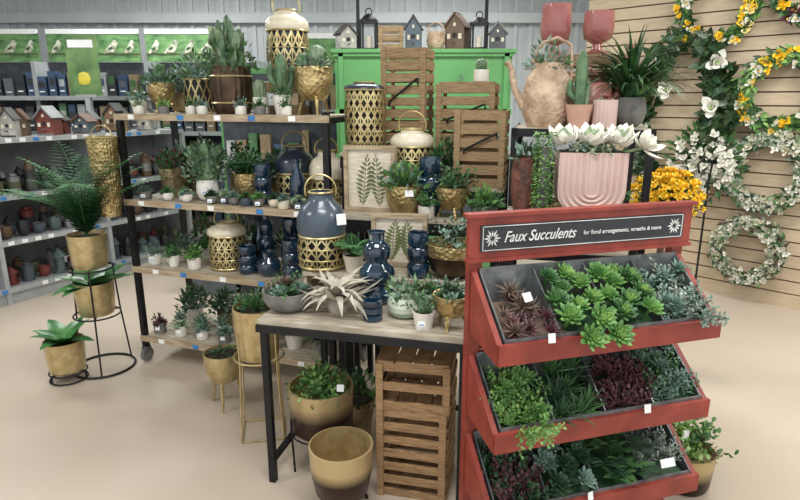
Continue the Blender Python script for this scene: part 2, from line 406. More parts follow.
# display table
b=B()
b.box((.415,.325,.737),(.85,.66,.03),SHELF); b.box((.415,-.008,.715),(.86,.02,.03),BLK); b.box((-.005,.325,.712),(.02,.66,.03),BLK); b.box((.835,.325,.712),(.02,.66,.03),BLK)
for x in(.01,.82):
    for y in(.01,.64): b.box((x,y,.36),(.028,.028,.72),BLK)
    b.box((x,.325,.1),(.022,.62,.022),BLK)
b.box((.415,.64,.1),(.8,.022,.022),BLK)
fin(b,'display_table',TB(0,0,0),TA)
b=B(); b.box((.42,.5,.83),(.8,.24,.016),SHELF)
for x in(.03,.42,.81): b.box((x,.5,.788),(.016,.22,.068),SHELF)
fin(b,'tabletop_riser',TB(0,0,0),TA)
b=B()
def step(x0,x1,y0,y1,z):
    b.box(((x0+x1)/2,(y0+y1)/2,z-.01),(x1-x0,y1-y0,.02),SHELF)
    for x in(x0+.02,x1-.02):
        for y in(y0+.02,y1-.02): b.box((x,y,(z-.02)/2),(.03,.03,z-.02),BLK)
    b.box(((x0+x1)/2,y0+.01,z-.05),(x1-x0,.015,.06),BLK)
step(.07,.88,.68,.86,1.05); step(.26,.88,.87,1.07,1.18); step(.04,.25,.87,1.05,1.34); step(.1,.88,1.08,1.34,1.32)
fin(b,'stepped_display_stand',TB(0,0,0),TA)
b=B()
for x in(.93,1.5):
    for y in(.7,1.28): b.box((x,y,.74),(.03,.03,1.48),BLK)
    for z in(1.46,.9): b.box((x,.99,z),(.026,.58,.03),BLK)
for z in(1.46,.9):
    b.box((1.215,.99,z+.01),(.57,.58,.02),SHELF); b.box((1.215,.695,z),(.6,.02,.035),BLK)
fin(b,'black_metal_rack',TB(0,0,0),TA)
b=B(); b.box((1.2,.53,1.125),(.56,.26,.02),SHELF)
for x in(.94,1.46):
    for y in(.42,.64): b.box((x,y,.557),(.026,.026,1.115),BLK)
fin(b,'plant_bench',TB(0,0,0),TA)
b=B(); crate(b,.42,.19,.32,WOOD,top=True); fin(b,'wooden_crate',TB(1.2,1.17,1.482),TA)

# ---------------------------------------------------------------- items on left rack
def P(name,loc,b,rz=None): return fin(b,name,loc,U(-.4,.4) if rz is None else rz)
b=B(); pot(b,.05,.075,WH,'taper'); p_ros(b,.07,.06,[G4,G2],4); p_bush(b,.07,.06,.07,[G4,G2],50,.03); tag(b,(0,-.055,.04)); P('potted_succulent',RK(.06,.1,SZ[3]),b,0)
b=B(); legpot(b,.075,.12,.05,HAM); p_bush(b,.15,.09,.11,[CAC,G4,G2],160,.035); cactus(b,(0,0,.15),.03,.13); P('potted_cactus',RK(.19,.14,SZ[3]),b)
b=B(); pot(b,.08,.19,DARK,'cyl'); b.lattice(lambda z:.083,.0,.19,12,.9,.009,LATG); b.ring((0,0,.19),.083,.005,LATG); b.ring((0,0,.004),.083,.005,LATG)
p_ros(b,.18,.1,[G4,G7],5,sh='lance',W=.25); p_bush(b,.18,.13,.16,[G4,G2,CAC2],220,.04); P('gold_lattice_planter',RK(.37,.24,SZ[3]),b)
for s_,q,m in((.45,.06,G2),(.53,.05,G4),(.28,.04,G6),(.79,.03,G4),(.9,.04,G2),(.12,.03,G5),(1.06,.03,G2)):
    b=B(); pot(b,.03,.045,random.choice([WH,GREYC]),'cyl'); p_ros(b,.042,.042,[m],3); p_bush(b,.04,.035,.05,[m],24,.02); P('mini_potted_succulent',RK(s_,q,SZ[3]),b)
b=B(); pot(b,.115,.25,BRON,'barrel',fn=ribs(22,.05),seg=88)
for z in(.06,.2): b.ring((0,0,z),.112,.005,GOLD)
for t,h,o in((0,.28,.06),(1.5,.24,.07),(3,.33,.05),(4.4,.24,.085),(5.3,.32,.04)): arm(b,(0,0,.2),t,.022,h,o)
cactus(b,(0,0,.2),.03,.32,ribs=8); pads(b,.22,.11,.3,CAC2,12); p_bush(b,.22,.14,.2,[G3,G2,CAC,CAC2],260,.04)
P('bronze_barrel_planter',RK(.66,.15,SZ[3]),b)
b=B(); pot(b,.042,.09,WH,'cyl'); cactus(b,(0,0,.08),.034,.1,CAC2,12,160); P('potted_cactus',RK(.85,.13,SZ[3]),b)
b=B(); crate(b,.26,.2,.16,WOOD,top=True); P('wooden_crate',RK(.93,.33,SZ[3]),b,RA)
b=B(); lantern(b,.12,.46,CRM,GOLD,.58,inner=NAVY,n=18); P('gold_lattice_lantern',RK(.92,.33,SZ[3]+.175),b)
b=B(); pot(b,.05,.1,WH,'taper'); cactus(b,(0,0,.09),.035,.22); arm(b,(0,0,.12),.5,.018,.15,.06); arm(b,(0,0,.15),3.4,.018,.12,.055); arm(b,(0,0,.13),4.6,.018,.16,.05); p_bush(b,.09,.06,.05,[G2],60,.025); P('potted_cactus',RK(1.0,.1,SZ[3]),b)
b=B(); pot(b,.045,.08,GREYC,'taper'); pads(b,.07,.07,.3,CAC2,15); P('potted_prickly_pear',RK(1.1,.3,SZ[3]),b)
b=B(); legpot(b,.1,.17,.07,HAM); cactus(b,(0.02,0,.22),.05,.13,CAC2); cactus(b,(-.05,.02,.22),.035,.09); p_bush(b,.22,.1,.1,[G4,G2,CAC],150,.035); P('potted_cactus',RK(1.17,.14,SZ[3]),b)
b=B(); pot(b,.06,.1,BRPT,'round'); cactus(b,(0,0,.09),.05,.16,CAC,9); cactus(b,(.04,.03,.09),.03,.2,CAC2,9); P('potted_cactus',RK(.56,.36,SZ[3]),b)
b=B(); pot(b,.07,.12,ANT,'bowl'); p_aloe(b,.11,.1,.22,G4,30); P('potted_aloe',RK(.18,.34,SZ[3]),b)
b=B(); b.lathe([(0,0),(.055,0),(.065,.06),(.075,.25),(.082,.42),(.088,.455),(.08,.455),(.075,.4),(.06,.1),(0,.08)],HAM,seg=64,fn=ribs(32,.04)); b.ring((0,0,.455),.084,.006,LATG); b.ring((0,0,.3),.08,.004,LATG); b.ring((0,0,.12),.07,.004,LATG); b.ring((0.0,.0,.46),.06,.004,GOLD,ax='y',arc=.5)
fin(b,'hammered_gold_vase',RK(-.085,-.06,.94),0)
# second shelf
b=B(); pot(b,.075,.17,ANT,'taper',fn=ribs(6,.1),seg=24); p_bush(b,.16,.11,.12,[G3,G2,BUR],150,.04); p_aloe(b,.16,.06,.14,G2,16); P('potted_succulent',RK(.17,.18,SZ[2]),b)
b=B(); pot(b,.065,.12,WH,'round'); p_bush(b,.11,.13,.25,[CAC,G4,CAC2],320,.035); cactus(b,(0,0,.11),.05,.2,CAC2,10); pads(b,.11,.11,.28,CAC,12); tag(b,(0,-.068,.06)); P('potted_prickly_pear',RK(.47,.12,SZ[2]),b,0)
b=B(); pot(b,.06,.11,WH,'taper'); cactus(b,(0,0,.1),.05,.24,CAC,12,150); arm(b,(0,0,.13),2.5,.022,.18,.08); arm(b,(0,0,.13),5.6,.022,.16,.08); P('potted_cactus',RK(.33,.3,SZ[2]),b)
b=B(); pot(b,.085,.16,HAM,'bowl'); p_fern(b,.15,.2,DFERN,18,lw=.3); p_bush(b,.15,.1,.13,[G2,G3],120,.04); P('potted_fern',RK(.7,.2,SZ[2]),b)
b=B(); lantern(b,.115,.38,NAVY,GOLD,.42,handle=True); P('navy_lattice_lantern',RK(.95,.3,SZ[2]),b)
b=B(); lantern(b,.1,.36,CRM,GOLD,.4); P('cream_lattice_lantern',RK(1.18,.24,SZ[2]),b)
b=B(); vase(b,.05,.22,BLUE,1); P('blue_glass_vase',RK(.83,.14,SZ[2]),b)
b=B(); vase(b,.045,.26,BLUE,2); P('blue_glass_vase',RK(1.07,.1,SZ[2]),b)
b=B(); pot(b,.075,.14,ANT,'round'); p_sprigs(b,.13,.14,.18,[G3,G2],24,.04,9); P('potted_succulent',RK(.55,.36,SZ[2]),b)
for s_,q in((.08,.36),(.2,.4),(.8,.38)):
    b=B(); pot(b,.06,.12,ANT,'tub'); p_bush(b,.1,.11,.2,[G3,G2,G4],200,.045); P('potted_foliage',RK(s_,q,SZ[2]),b)
for s_,q,m in((.08,.05,G4),(.25,.04,G2),(.32,.1,G6),(.39,.03,G4),(.56,.03,G3),(.62,.07,G5),(.7,.04,G4),(.78,.04,G2),(.86,.04,G1),(.95,.05,G3),(1.02,.03,G4),(1.11,.03,G5),(1.2,.04,G2)):
    b=B(); pot(b,.034,.045,random.choice([WH,SLATE,GREYC,CRM]),random.choice(['cyl','bowl'])); p_ros(b,.043,.048,[m],3,sh=random.choice(['suc','lance'])); 
    if U(0,1)<.5: p_aloe(b,.04,.03,.07,m,14)
    if U(0,1)<.5: tag(b,(0,-.038,.02),.026,.02)
    P('mini_potted_succulent',RK(s_,q,SZ[2]),b,0)
# third shelf
for s_,q,m in((.07,.08,G4),(.15,.14,G3),(.22,.07,G2),(.3,.15,G3),(.37,.07,G1),(.13,.28,G4),(.28,.3,G2),(.41,.3,G4),(.05,.36,G3)):
    b=B(); pot(b,.04,.07,WH,random.choice(['taper','cyl'])); p_ros(b,.065,.055,[m],4); p_bush(b,.065,.05,.07,[m],60,.026)
    if U(0,1)<.6: tag(b,(0,-.043,.04),.03,.024)
    P('mini_potted_succulent',RK(s_,q,SZ[1]),b,0)
b=B(); lantern(b,.115,.34,CRM,GOLD,.6,handle=True,n=18); P('cream_lattice_lantern',RK(.55,.16,SZ[1]),b)
for s_,q,r,h,k in((.72,.1,.055,.16,1),(.76,.26,.06,.33,0),(.86,.1,.07,.14,2),(.92,.28,.06,.3,1),(1.01,.1,.055,.22,1),(.66,.33,.05,.28,2),(1.06,.27,.06,.26,0)):
    b=B(); vase(b,r,h,BLUE,k); P('blue_glass_vase',RK(s_,q,SZ[1]),b)
b=B(); pot(b,.08,.14,ANT,'taper'); p_sprigs(b,.13,.13,.16,[G2,G3],24,.03,12); P('potted_succulent',RK(1.2,.16,SZ[1]),b)
for s_,q in((.5,.39),(.2,.4),(.82,.4)):
    b=B(); pot(b,.05,.1,GREYC,'tub'); p_bush(b,.09,.09,.17,[G3,G2,BRN],160,.04); P('potted_foliage',RK(s_,q,SZ[1]),b)
# bottom shelf
for i in range(11):
    s_=.06+.08*i; q=.07+.1*(i%2); m=random.choice([G2,G3,G4,BUR,G5])
    b=B(); pot(b,.037,.065,WH if i%3 else GREYC,'cyl'); p_aloe(b,.055,.05,.08,m,18) if i%2 else p_ros(b,.055,.055,[m],4)
    p_bush(b,.06,.045,.06,[m,G2],36,.026)
    tag(b,(0,-.039,.04),.028,.026); P('mini_potted_succulent',RK(s_,q,SZ[0]),b,0)
for i,(s_,q) in enumerate(((.15,.3),(.38,.32),(.6,.3),(.98,.14),(1.1,.32),(1.19,.12),(.82,.32))):
    b=B(); pot(b,.06,.1,[WH,ANT,GREYC][i%3],'taper'); p_bush(b,.09,.1,.15,[G2,G3,G4],180,.04); p_sprigs(b,.09,.1,.15,[G2,G4],14,.03,9); P('potted_succulent',RK(s_,q,SZ[0]),b)

# ---------------------------------------------------------------- table items
Z=.752
b=B(); pot(b,.105,.085,GREYC,'bowl'); p_ros(b,.075,.09,[G4,G3,BRN],7); p_sprigs(b,.07,.12,.11,[G3,G2],18,.025,10); P('succulent_bowl',TB(.06,.14,Z),b)
b=B()
b.lathe([(0,0),(.035,0),(.045,.03),(.03,.055),(0,.06)],AIR,seg=12)
for k in range(40):
    f=k/39; e=math.radians(10+70*f); t=k*GA; L=.225*(1-.2*f)*U(.85,1.1); d=(math.cos(t)*math.cos(e),math.sin(t)*math.cos(e),math.sin(e))
    b.leaf((0,0,.05),d,L,.042,AIR,.25,-U(.8,2.4) if f>.2 else U(-.3,.6),'blade')
P('faux_air_plant',TB(.275,.15,Z),b)
b=B(); vase(b,.08,.31,BLUE,0); P('blue_glass_vase',TB(.395,.32,Z),b)
b=B(); vase(b,.04,.085,BLUE,1); P('blue_glass_jar',TB(.44,.1,Z),b)
b=B(); pot(b,.075,.085,STR,'round'); p_ros(b,.075,.07,[G5,G4],6); p_bush(b,.07,.075,.09,[G5,G2,G4],120,.03); P('striped_succulent_pot',TB(.555,.18,Z),b)
b=B(); pot(b,.045,.07,WH,'taper'); p_sprigs(b,.06,.05,.09,[G3,G2],16,.022,9); cactus(b,(0,0,.06),.025,.07); tag(b,(-.01,-.048,.035),.026,.02); P('potted_succulent',TB(.655,.065,Z),b,0)
b=B(); legpot(b,.072,.09,.045,HAM); p_ros(b,.12,.075,[G4,G3],5); p_sprigs(b,.12,.08,.09,[G3,G4],14,.025,9); P('gold_footed_planter',TB(.755,.1,Z),b)
b=B(); pot(b,.045,.07,WH,'cyl'); p_bush(b,.06,.065,.1,[G3,G2],130,.028); P('potted_succulent',TB(.65,.2,Z),b)
Z=.841
b=B(); lantern(b,.115,.43,SLATE,GOLD,.36); tag(b,(.1,-.08,.24),.045,.05,rz=.5); fin(b,'slate_lattice_lantern',TB(.08,.49,Z),0)
b=B(); b.lathe([(0,0),(.06,0),(.1,.03),(.12,.09),(.122,.15)],BRON,seg=32); b.lathe([(.122,.1),(.125,.15),(.115,.15),(.11,.12),(0,.12)],HAM,seg=32); p_sprigs(b,.13,.13,.15,[G3,G4],26,.03,10); P('bronze_gold_bowl_planter',TB(.7,.49,Z),b)
def frame(b,w,h,d=.04):
    b.box((0,0,h/2),(w-.02,d*.5,h-.02),CREAM)
    for x in(-1,1): b.box((x*(w/2-.01),-.005,h/2),(.02,d,h),SHEDGE)
    for z in(.01,h-.01): b.box((0,-.005,z),(w-.04,d,.02),SHEDGE)
    frondm=mk('fern_print',(112,120,76),(92,100,60),r=.8)
    for x0,a in((-.04,.18),(.05,-.12)):
        for i in range(12):
            f=i/11; z=h*.12+h*.7*f; x=x0+math.sin(a)*f*h*.5; l=.05*math.sin(pi*(f*.85+.13))
            for s_ in(-1,1):
                y=-d*.25-.0015; b.add([(x,y,z),(x+s_*l*.6,y,z+.004),(x+s_*l,y,z+.022),(x+s_*l*.4,y,z+.018)],[(0,1,2,3)],frondm,False)
        b.tube([(x0,-d*.25-.001,h*.08),(x0+math.sin(a)*h*.42,-d*.25-.001,h*.86)],.0015,frondm,4)
b=B(); frame(b,.27,.33); fin(b,'fern_print_shadow_box',TB(.22,.82,1.051),TA-.05)
b=B(); frame(b,.26,.25); fin(b,'fern_print_shadow_box',TB(.43,.585,Z),TA+.1)
b=B(); vase(b,.05,.2,BLUE,1); P('blue_glass_vase',TB(.55,.44,Z),b)
b=B(); pot(b,.05,.08,CRM,'taper'); p_fern(b,.07,.14,DFERN,14,lw=.3); P('potted_fern',TB(.25,.44,Z),b)
Z=1.051
b=B(); pot(b,.095,.15,HAM,'bowl'); p_bush(b,.14,.12,.1,[G2,G1,G4],150,.045); p_aloe(b,.14,.09,.12,G2,16); tag(b,(.02,-.1,.12),.04,.03); P('hammered_gold_planter',TB(.41,.77,Z),b,0)
b=B(); legpot(b,.078,.11,.04,HAM); p_sprigs(b,.14,.1,.12,[G3,G2],22,.03,9); P('gold_footed_planter',TB(.65,.75,Z),b)
b=B(); pot(b,.065,.07,GREYC,'bowl'); p_ros(b,.065,.09,[G1,G2],7); p_bush(b,.06,.09,.09,[G1,G2],80,.035); P('potted_succulent',TB(.8,.76,Z),b)
b=B(); vase(b,.06,.28,BLUE,1); P('blue_glass_vase',TB(.53,.81,Z),b)
b=B(); pot(b,.04,.06,WH,'cyl'); p_sprigs(b,.055,.08,.1,[G2],16,.025,9); P('potted_succulent',TB(.53,.71,Z),b)
Z=1.181
b=B(); lantern(b,.115,.34,CRM,GOLD,.56,n=18,handle=True); P('cream_lattice_lantern',TB(.4,.97,Z),b)
def crate_h(b,w,d,h,**k):
    crate(b,w,d,h,**k); b.tube([(-w*.3,-d/2-.02,h*.45),(-w*.3,-d/2-.025,h*.5),(w*.35,-d/2-.025,h*.72),(w*.35,-d/2-.02,h*.66)],.006,BLK,6)
b=B(); crate_h(b,.24,.18,.37); P('wooden_crate',TB(.755,.97,Z),b,TA)
b=B(); pot(b,.05,.09,GREYC,'tub'); p_bush(b,.08,.08,.14,[G3,G2],140,.04); P('potted_foliage',TB(.57,.96,Z),b)
b=B(); lantern(b,.105,.43,NAVY,GOLD,.72,n=18,handle=False,tw=1.8); P('gold_lattice_lantern',TB(.15,.96,1.341),b)
Z=1.321
b=B(); crate_h(b,.235,.21,.54); P('wooden_crate',TB(.32,1.21,Z),b,TA)
b=B(); crate_h(b,.3,.21,.36); P('wooden_crate',TB(.65,1.21,Z),b,TA)
b=B(); b.box((0,0,.005),(.28,.2,.01),WOOD); fin(b,'crate_lid',TB(.65,1.21,Z+.36),TA)
b=B(); pot(b,.04,.06,WH,'cyl'); cactus(b,(0,0,.055),.03,.06); P('potted_cactus',TB(.72,1.17,Z+.371),b)

# ---------------------------------------------------------------- right rack items
Z=1.481
b=B(); b.lathe([(0,0),(.085,0),(.11,.06),(.115,.14),(.095,.22),(.07,.26),(.075,.28),(.06,.28),(.06,.2),(0,.19)],BASK,seg=32)
b.tube([(-.07,0,.24),(-.07,0,.3),(-.03,0,.37),(.03,0,.39),(.09,0,.36),(.1,0,.27),(.1,0,.18)],.008,BASK,6)
b.tube([(-.1,0,.08),(-.15,0,.17),(-.17,0,.26),(-.19,0,.29)],[.02,.016,.012,.016],BASK,8)
p_bush(b,.25,.09,.12,[G4,G7,G2],110,.04); P('woven_watering_can',TB(1.06,.86,Z),b,-.1)
TERR=mk('blush_clay',(206,166,146),(190,146,126),r=.7)
b=B(); pot(b,.06,.1,TERR,'taper'); cactus(b,(0,0,.09),.027,.24,CAC,8,120); cactus(b,(.03,.01,.09),.018,.12,CAC2,8,60); arm(b,(0,0,.12),2.8,.014,.1,.045); P('potted_cactus',TB(1.2,.76,Z),b)
b=B(); pot(b,.052,.12,PINK,'cyl',fn=ribs(18,.07),seg=72); p_ros(b,.11,.045,[G5,PGL],4); P('pink_ribbed_planter',TB(1.31,.77,Z),b)
b=B(); b.lathe([(0,0),(.08,0),(.085,.02),(.075,.18),(.05,.2),(.045,.2),(.055,.12),(0,.1)],CORAL,seg=28)
b.tube([(.06,0,.06),(.12,0,.17),(.15,0,.31),(.17,0,.36)],[.024,.018,.014,.028],CORAL,8); b.tube([(-.07,0,.04),(-.13,0,.12),(-.12,0,.22),(-.03,0,.26),(.03,0,.2)],.009,CORAL,6)
P('pink_watering_can',TB(1.27,.93,Z),b,.1)
b=B(); pot(b,.075,.13,GREYC,'round'); p_grass(b,.12,.1,.36,G3,130,.06); p_grass(b,.12,.12,.34,G2,150,.06); P('potted_ornamental_grass',TB(1.43,.95,Z),b)
for s_,q,h in((1.08,1.17,.24),(1.28,1.16,.2)):
    b=B(); b.lathe([(0,0),(.055,0),(.06,.01),(.025,.025),(.02,.05),(.066,.075),(.075,.12),(.07,h),(.066,h),(.069,.12),(.055,.085),(0,.075)],PGL,seg=28,fn=ribs(14,.04)); P('pink_glass_goblet',TB(s_,q,1.813),b)
Z=1.136
b=B()
w2=.135;h2=.26;d2=.06
prof=[(w2,h2),(w2,.11)]+[(w2*math.cos(a),.1-.1*math.sin(a)) for a in [pi*i/14 for i in range(1,14)]]+[(-w2,.11),(-w2,h2)]
n=len(prof); vs=[(x,-d2,z) for x,z in prof]+[(x,d2,z) for x,z in prof]
fs=[tuple(range(n)),tuple(range(2*n-1,n-1,-1))]+[(i,i+n,i+1+n,i+1) for i in range(n-1)]
b.add(vs,fs,PINK,False)
for k in(.9,.72,.54,.36,.18):
    b.tube([(x*k,-d2-.001,(z if z>.2 else .1+(z-.1)*k)) for x,z in prof],.007,PINK,6)
b.box((0,0,.012),(.17,.11,.024),PINK); b.box((0,0,h2+.002),(.24,.1,.004),SOIL)
for x,r in((-.12,.1),(-.01,.11),(.1,.105)): rosette(b,(x,-.02,h2+.035),r,WHP,20,W=.55,th=.3,sh='oval',lo=18,hi=80,m2=G5,bend=.6,ax=(0,-.35,1))
rosette(b,(.19,-.03,h2+.02),.1,WHP,14,W=.55,th=.2,sh='oval',ax=(.5,-.4,.6),bend=.5); p_sprigs(b,h2,.17,.09,[G5,G4],22,.035,8)
b.tube([(.1,0,h2-.01),(.19,-.03,h2+.02)],.006,G5,5)
fin(b,'pink_arch_planter',TB(1.25,.53,Z),TA+.15)
b=B(); pot(b,.028,.28,GREYC,'cyl')
for k in range(30):
    t=U(0,6.3); r0=U(.012,.022); n=30
    for i in range(n):
        f=i/n; z=.34-.33*f*U(.9,1); rr=r0+.012; 
        if z<.012: continue
        d=(math.cos(t+U(-.6,.6)),math.sin(t+U(-.6,.6)),-.4+U(-.3,.5)); b.flat((rr*math.cos(t)+U(-.006,.006),rr*math.sin(t)+U(-.006,.006),z),d,.018,.012,random.choice([G1,G2,G6]))
P('trailing_string_plant',TB(1.065,.45,Z),b)
b=B(); pot(b,.07,.23,BRPT,'barrel'); p_bush(b,.21,.07,.07,[G3,G4],70,.04); P('brown_patterned_planter',TB(1.0,.58,Z),b)
for s_ in(1.08,1.32): 
    b=B(); pot(b,.09,.2,ANT,'taper'); p_bush(b,.18,.14,.22,[G3,G2],240,.05); P('potted_foliage',TB(s_,.95,.922),b)

# ---------------------------------------------------------------- floor items under/around table
b=B()
pot(b,.11,.25,GOLD,'tub',z=.41,fn=ribs(16,.03),seg=64)
for i in range(4):
    t=pi/4+i*pi/2; c,s=math.cos(t),math.sin(t); b.tube([(.14*c,.14*s,.005),(.118*c,.118*s,.41),(.12*c,.12*s,.56)],.005,GOLD,6)
b.ring((0,0,.41),.118,.005,GOLD,n=20); b.tube([(.14*math.cos(pi/4+i*pi/2),.14*math.sin(pi/4+i*pi/2),.006) for i in range(4)],.005,GOLD,6,closed=True)
p_aloe(b,.64,.05,.15,G2,18); p_bush(b,.64,.1,.08,[G3,G2],100,.035); P('gold_planter_on_stand',(-.68,2.58,0),b,.2)
b=B(); legpot(b,.1,.17,.14,GOLD); p_bush(b,.28,.07,.05,[G3],50,.03); P('gold_footed_planter',(-.94,2.84,0),b)
b=B()
b.lathe([(0,.17),(.12,.17),(.138,.19),(.143,.385),(.135,.385),(.13,.34),(0,.34)],mk('ombre_brown_gold',(190,168,124),(62,44,36),r=.38,m=.5,zg=(.26,.33)),seg=36)
for i in range(4):
    t=.6+i*pi/2; c,s=math.cos(t),math.sin(t); b.tube([(.14*c,.14*s,0),(.147*c,.147*s,.17),(.148*c,.148*s,.26)],.005,BLK,6)
b.ring((0,0,.17),.14,.004,BLK)
p_sprigs(b,.34,.16,.15,[G1,G2,G6],44,.035,10); p_bush(b,.34,.14,.1,[G1,G2],140,.04); tag(b,(.1,-.12,.43),.03,.03); fin(b,'ombre_planter_with_sedum',(-.35,2.33,0),0)
b=B(); OM2=mk('ombre_gold_dark',(196,174,130),(56,38,32),r=.36,m=.5,zg=(.17,.22))
b.lathe([(0,.06),(.08,.062),(.105,.09),(.122,.18),(.127,.29),(.12,.292)],OM2,seg=40)
b.lathe([(.12,.292),(.112,.18),(.09,.1),(0,.09)],GOLD,seg=40)
for i in range(3):
    t=.5+i*2*pi/3; c,s=math.cos(t),math.sin(t); b.tube([(.11*c,.11*s,0),(.085*c,.085*s,.08)],.007,BLK,6)
fin(b,'ombre_gold_bowl_planter',(-.233,2.02,0),0)
b=B(); crate(b,.28,.24,.40,WOODD,top=False,sl=.034,gap=.02); fin(b,'wooden_crate',TB(.61,.17,0),TA+.02)
b=B(); crate(b,.29,.26,.2,WOODD,top=True,sl=.034,gap=.025); fin(b,'wooden_crate',TB(.61,.18,.402),TA+.06)
b=B(); pot(b,.09,.2,ANT,'taper'); p_bush(b,.18,.12,.14,[G3,G2],120,.05); P('potted_foliage',TB(.25,.45,0),b)
b=B(); b.lathe([(0,.0),(.09,0),(.1,.02),(.112,.17),(.105,.17),(.1,.14),(0,.14)],mk('ombre_low',(190,168,124),(50,36,30),r=.38,m=.5,zg=(.06,.12)),seg=32)
p_sprigs(b,.14,.14,.18,[G2,G1,G6,G2],30,.04,9); p_bush(b,.14,.12,.12,[G2,BRN,G6],110,.04); tag(b,(-.05,-.06,.27),.03,.04); fin(b,'ombre_planter_with_sedum',(1.22,2.17,0),0)

# left plant stand
b=B(); b.ring((0,0,.008),.175,.007,WIRE,n=36); b.ring((0,0,.35),.13,.005,WIRE,n=30); b.ring((0,0,.64),.125,.005,WIRE,n=30)
for i in range(3):
    t=.9+i*2*pi/3; c,s=math.cos(t),math.sin(t); b.tube([(.172*c,.172*s,.01),(.14*c,.14*s,.35),(.125*c,.125*s,.64)],.005,WIRE,6)
    b.tube([(0,0,.35),(.135*c,.135*s,.35)],.004,WIRE,5); b.tube([(0,0,.64),(.125*c,.125*s,.64)],.004,WIRE,5)
fin(b,'wire_plant_stand',(-1.83,3.3,0))
RUB=lf('rubber_dark',(76,132,66),(44,98,48),.3)
b=B(); pot(b,.112,.2,GOLD,'tub'); p_broad(b,.18,.27,RUB,9,.42,(.25,.6),-.6); P('potted_orchid_foliage',(-1.83,3.3,.356),b,.5)
b=B(); pot(b,.108,.2,GOLD,'tub'); p_fern(b,.19,.56,DFERN,30,lw=.24,nl=22,droop=1.1,e=(1.0,1.65)); P('potted_fern',(-1.83,3.3,.646),b)
b=B(); pot(b,.108,.19,GOLD,'tub'); p_broad(b,.17,.24,RUB,9,.42,(.4,.95),-.8); P('potted_orchid_foliage',(-1.96,3.14,.06),b)
b=B(); b.ring((0,0,.008),.1,.005,WIRE); b.ring((0,0,.054),.1,.005,WIRE)
for i in range(3):
    t=i*2*pi/3; c,s=math.cos(t),math.sin(t); b.tube([(.1*c,.1*s,.008),(.1*c,.1*s,.054)],.005,WIRE,5); b.tube([(0,0,.054),(.1*c,.1*s,.054)],.004,WIRE,5)
fin(b,'wire_plant_stand',(-1.96,3.14,0))

# ---------------------------------------------------------------- red display
SA=math.atan2(.225,.772); W=.804
root=bpy.data.objects.new('red_succulent_display',None); sc.collection.objects.link(root); root.location=(.253,1.85,0); root.rotation_euler=(0,0,SA)
b=B()
for x in(0,W): b.box((x,.02,.6),(.045,.035,1.2),RED)
b.box((0,-.1,.02),(.045,.28,.04),RED); b.box((W,-.1,.02),(.045,.28,.04),RED)
b.box((W/2,.03,.72),(W-.05,.012,.06),RED); b.box((W/2,.03,.42),(W-.05,.012,.06),RED); b.box((W/2,.03,.1),(W-.05,.012,.06),RED)
fin(b,'frame',parent=root)
b=B(); b.box((W/2,-.002,1.157),(W+.07,.02,.15),RED); b.box((W/2,-.004,1.24),(W+.09,.04,.012),RED); b.box((W/2,-.004,1.088),(W+.08,.03,.012),RED)
b.box((W/2,-.014,1.162),(W-.01,.01,.088),CHALK)
for z in(1.122,1.202): b.box((W/2,-.02,z),(W-.03,.002,.002),CHW)
for x in(.012,W-.012): b.box((x,-.02,1.162),(.002,.002,.08),CHW)
for cx in(.045,W-.045):
    for k in range(12):
        t=k*2*pi/12; l=.02 if k%2 else .026; b.flat((cx+math.cos(t)*.006,-.0205,1.162+math.sin(t)*.006),(math.cos(t),0,math.sin(t)),l,.007,CHW,up=(0,-1,0),fold=0)
fin(b,'header_sign',parent=root)
def text(s,x,z,size,shear=0,ext=.0008,off=0):
    c=bpy.data.curves.new('lettering','FONT'); c.body=s; c.size=size; c.shear=shear; c.extrude=ext; c.offset=off; c.materials.append(CHW)
    o=bpy.data.objects.new('lettering',c); sc.collection.objects.link(o); o.parent=root; o.location=(x,-.0215,z); o.rotation_euler=(pi/2,0,0); return o
t1=text('Faux Succulents',.085,1.147,.052,.4,off=.0004); t1.scale=(.8,1,1)
t2=text('for floral arrangements, wreaths & more',.385,1.154,.0205,0,off=.0002); t2.scale=(.94,1,1)
def prism(b,poly,x0,x1,m):
    n=len(poly); vs=[(x0,y,z) for y,z in poly]+[(x1,y,z) for y,z in poly]
    b.add(vs,[tuple(range(n)),tuple(range(2*n-1,n-1,-1))]+[(i,(i+1)%n,(i+1)%n+n,i+n) for i in range(n)],m,False)
for k in range(3):
    dz=-.305*k; b=B()
    side=[(0,1.055+dz),(-.215,.875+dz),(-.215,.807+dz),(0,.835+dz)]
    for x in(-.012,W-.002): prism(b,side,x-.006,x+.012,RED)
    b.box((W/2,-.219,.841+dz),(W+.03,.016,.068),RED)
    fin(b,'bin_%d'%(k+1),parent=root)
    b=B(); prism(b,[(-.005,.85+dz),(-.208,.815+dz),(-.208,.81+dz),(-.005,.84+dz)],.01,W-.01,GALV); prism(b,[(-.002,1.06+dz),(-.008,1.06+dz),(-.008,.85+dz),(-.002,.85+dz)],.01,W-.01,GALV)
    for j in range(5):
        x=.012+(W-.024)*j/4; prism(b,[(-.005,1.05+dz),(-.207,.885+dz),(-.207,.82+dz),(-.005,.85+dz)],x-.002,x+.002,GALV)
    b.box((W/2,-.209,.85+dz),(W-.02,.004,.075),GALV)
    fin(b,'galvanised_liner_%d'%(k+1),parent=root)
spec=[[('spike',[BUR,BRN]),('ros',[G1,G2]),('ros',[G2,G1]),('sprig',[G4,G7])],
      [('spray',[G1,G6]),('aloe',[G3,G2]),('dark',[BUR,BUR]),('sprig',[G4,G2])],
      [('dark',[G3,BUR]),('ros',[G3,G4]),('bush',[G2,G3]),('frost',[G7,GALV])]]
def cpt(j): return (W-.024)*(j+.5)/4+.012
ca,sa=math.cos(SA),math.sin(SA)
def ST(x,y,z): return (.253+x*ca-y*sa,1.85+x*sa+y*ca,z)
